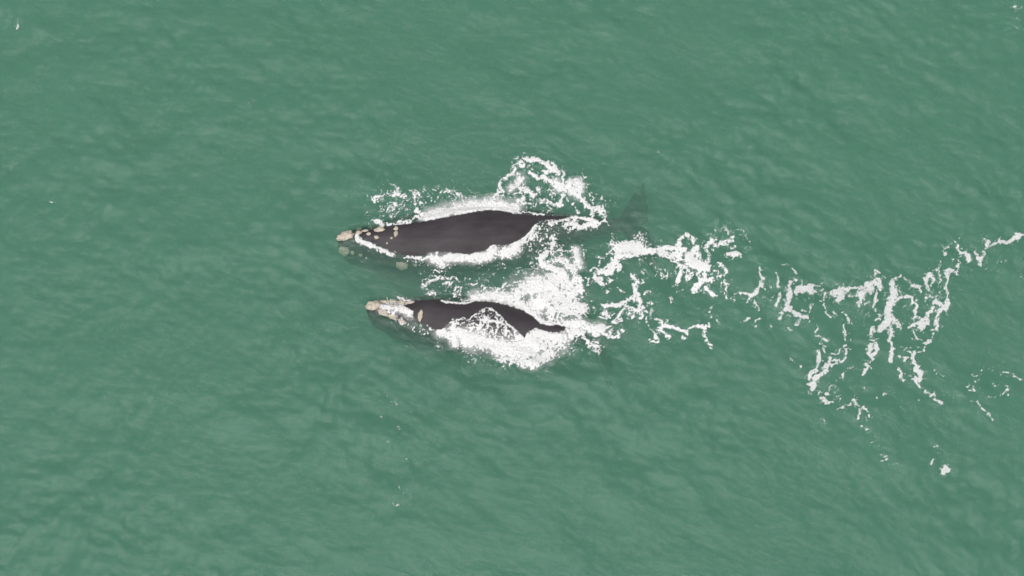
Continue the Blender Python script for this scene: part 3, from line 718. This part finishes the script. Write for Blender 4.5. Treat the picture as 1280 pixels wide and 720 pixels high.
def build_foam():
    STEP = 0.68
    us = np.arange(425, 1310, STEP); vs = np.arange(185, 612, STEP)
    fields = []
    def raster(us, vs, strokes):
        U, V = np.meshgrid(us, vs)
        wu = U + 2.2 * fbm(U / 16, V / 16, 31, 2) + 2.0 * fbm(U / 5, V / 5, 33, 2)
        wv = V + 2.2 * fbm(U / 16, V / 16, 35, 2) + 2.0 * fbm(U / 5, V / 5, 37, 2)
        D = np.zeros(U.shape); S = np.zeros(U.shape)
        for w, c, pts in strokes:
            ww = w * 1.3 + .5 if pts[0][0] < 926 else w * 1.12 + .4
            if len(pts) == 1: pts = [pts[0], (pts[0][0] + .6, pts[0][1] + .3)]
            for (ax, ay), (bx, by) in zip(pts[:-1], pts[1:]):
                pad = ww * 3 + 6
                i0, i1 = np.searchsorted(us, [min(ax, bx) - pad, max(ax, bx) + pad])
                j0, j1 = np.searchsorted(vs, [min(ay, by) - pad, max(ay, by) + pad])
                if i0 >= i1 or j0 >= j1: continue
                sl = (slice(j0, j1), slice(i0, i1))
                x, y = wu[sl], wv[sl]
                ex, ey = bx - ax, by - ay
                t = np.clip(((x - ax) * ex + (y - ay) * ey) / (ex * ex + ey * ey + 1e-9), 0, 1)
                d2 = ((x - ax - t * ex) ** 2 + (y - ay - t * ey) ** 2) / (ww * ww)
                D[sl] = np.maximum(D[sl], np.maximum(c * np.clip(1.1 - d2, 0, 1), .34 * min(c, 1) * np.clip(1 - d2 * .12, 0, 1)))
                if c >= .93 and w >= 4.5 and ax < 770:    # aerated water round the churn
                    S[sl] = np.maximum(S[sl], c * np.exp(-d2 * .27))
        return U, V, D, S
    strokes = [(w, c, [(ox + x / s, oy + y / s) for x, y in pts]) for (ox, oy), s, sts in FOAM for w, c, pts in sts]
    parts = []
    def do(us, vs, names):
        U, V, D, S = raster(us, vs, strokes)
        # lace: cell walls and wandering filaments at several sizes, broken by fine noise
        qx = U + 3 * fbm(U / 11, V / 11, 41, 2); qy = V + 3 * fbm(U / 11, V / 11, 43, 2)
        f1, f2 = worley(qx / 9, qy / 7.5, 51)
        lace = 1 - np.clip((f2 - f1) * 2.1, 0, 1)
        lace2 = 1 - np.clip(np.abs(gnoise(qx / 8.5, qy / 8.5, 53)) * 3.2, 0, 1)
        lace3 = 1 - np.clip(np.abs(gnoise(qx / 3.9, qy / 3.9, 55)) * 2.8, 0, 1)
        fine = fbm(U / 2.3, V / 2.3, 61, 2, .7)
        broad = fbm(U / 22, V / 22, 67, 2)
        n = .26 * lace + .30 * lace2 + .24 * lace3 + .40 * fine * np.clip(1.4 - .85 * D, .35, 1) + .30 * broad
        val = D * 1.12 + (n - .40) * 1.1 * np.clip(1.75 - .8 * D, .55, 1)
        a = sstep(.48, .84, val) * sstep(0.02, .14, D)
        old = 1 - .2 * sstep(900, 960, U)                 # thin, ageing foam further back in the wake
        milk = sstep(.50, 1.15, S) * .72 * (0.72 + .5 * broad + .3 * fine)
        a = np.clip(np.maximum(a * (.93 + .12 * fine) * old, milk), 0, .97)
        bare = np.maximum(poly_sd(U, V, BARE_A), poly_sd(U, V, BARE_B)) if U.size > 2e5 else np.full(U.shape, -99.)
        bare = bare + 1.1 * gnoise(U / 4, V / 4, 71)
        a *= 1 - sstep(.2, 1.6, bare)
        return U, V, D, a, fine, lace2
    U, V, D, a, fine, lace2 = do(us, vs, None)
    x, y = survey(U, V)
    # height of each foam vertex above the local water or whale skin
    ny, nx = U.shape
    keepc = np.maximum.reduce([a[:-1, :-1], a[1:, :-1], a[:-1, 1:], a[1:, 1:]]) > .03
    used = np.zeros(U.shape, bool)
    used[:-1, :-1] |= keepc; used[1:, :-1] |= keepc; used[:-1, 1:] |= keepc; used[1:, 1:] |= keepc
    idx = np.nonzero(used.ravel())[0]
    xf, yf = x.ravel()[idx], y.ravel()[idx]
    h, zw = grid_height(xf, yf), whale_top(xf, yf)
    base = np.maximum(h, np.where(zw > -1, zw, -9))
    Dv, av, fv = D.ravel()[idx], a.ravel()[idx], fine.ravel()[idx]
    near = 1 - sstep(720, 800, U.ravel()[idx])           # churned water stands higher beside the animals
    thick = .010 + av * (.008 + (.01 + .05 * near) * sstep(.7, 1.1, Dv) * (1 + .8 * fv))
    Z = np.full(U.size, 0.0); Z[idx] = base + np.maximum(thick, .010)
    Vx = np.stack([x.ravel(), y.ravel(), Z], 1)
    I = np.arange(nx * ny).reshape(ny, nx)
    Q = np.stack([I[1:, :-1], I[1:, 1:], I[:-1, 1:], I[:-1, :-1]], -1)
    uc, vc = U[:-1, :-1], V[:-1, :-1]
    reg = np.where(uc > 926, 3, np.where(uc > 757 + (vc > 360) * -2, 2, np.where(vc > 352 - (uc < 560) * 6, 1, 0)))
    labels = ['white foam and bubbles splashed along both sides of the longer whale',
              'thick white water churned around the shorter whale and over its back',
              'lacy white foam slick drifting just behind the two tails',
              'old thin foam streaks left in the wake far behind the whales']
    for r in range(4):
        q = Q[keepc & (reg == r)]
        if not len(q): continue
        uq, invq = np.unique(q.ravel(), return_inverse=True)
        me = np_mesh('sea_foam', Vx[uq], invq.reshape(-1, 4))
        at = me.attributes.new('foam', 'FLOAT', 'POINT')
        at.data.foreach_set('value', a.ravel()[uq].astype(np.float32))
        me.materials.append(M_FOAM)
        o = bpy.data.objects.new('sea_foam', me); col.objects.link(o)
        o['kind'] = 'stuff'; o['label'] = labels[r]; o['category'] = 'foam'
    # stray flecks outside the main sheet
    for us2, vs2 in ((np.arange(8, 80, STEP), np.arange(10, 50, STEP)), (np.arange(300, 325, STEP), np.arange(120, 145, STEP)),
                     (np.arange(450, 560, STEP), np.arange(612, 650, STEP)), (np.arange(1250, 1290, STEP), np.arange(0, 60, STEP)), (np.arange(50, 80, STEP), np.arange(240, 265, STEP))):
        U, V, D, a, fine, l2 = do(us2, vs2, None)
        kc = np.maximum.reduce([a[:-1, :-1], a[1:, :-1], a[:-1, 1:], a[1:, 1:]]) > .03
        if not kc.any(): continue
        x, y = survey(U, V)
        I = np.arange(U.size).reshape(U.shape)
        q = np.stack([I[1:, :-1], I[1:, 1:], I[:-1, 1:], I[:-1, :-1]], -1)[kc]
        uq, invq = np.unique(q.ravel(), return_inverse=True)
        xx, yy = x.ravel()[uq], y.ravel()[uq]
        STRAY.append((np.stack([xx, yy, grid_height(xx, yy) + .012], 1), invq.reshape(-1, 4), a.ravel()[uq]))
    if STRAY:
        off = 0; VV = []; QQ = []; AA = []
        for v, q, al in STRAY:
            VV.append(v); QQ.append(q + off); AA.append(al); off += len(v)
        me = np_mesh('foam_flecks', np.concatenate(VV), np.concatenate(QQ))
        at = me.attributes.new('foam', 'FLOAT', 'POINT'); at.data.foreach_set('value', np.concatenate(AA).astype(np.float32))
        me.materials.append(M_FOAM)
        o = bpy.data.objects.new('foam_flecks', me); col.objects.link(o)
        o['kind'] = 'stuff'; o['label'] = 'tiny white flecks of foam scattered on open green water'; o['category'] = 'foam'

STRAY = []
build_foam()
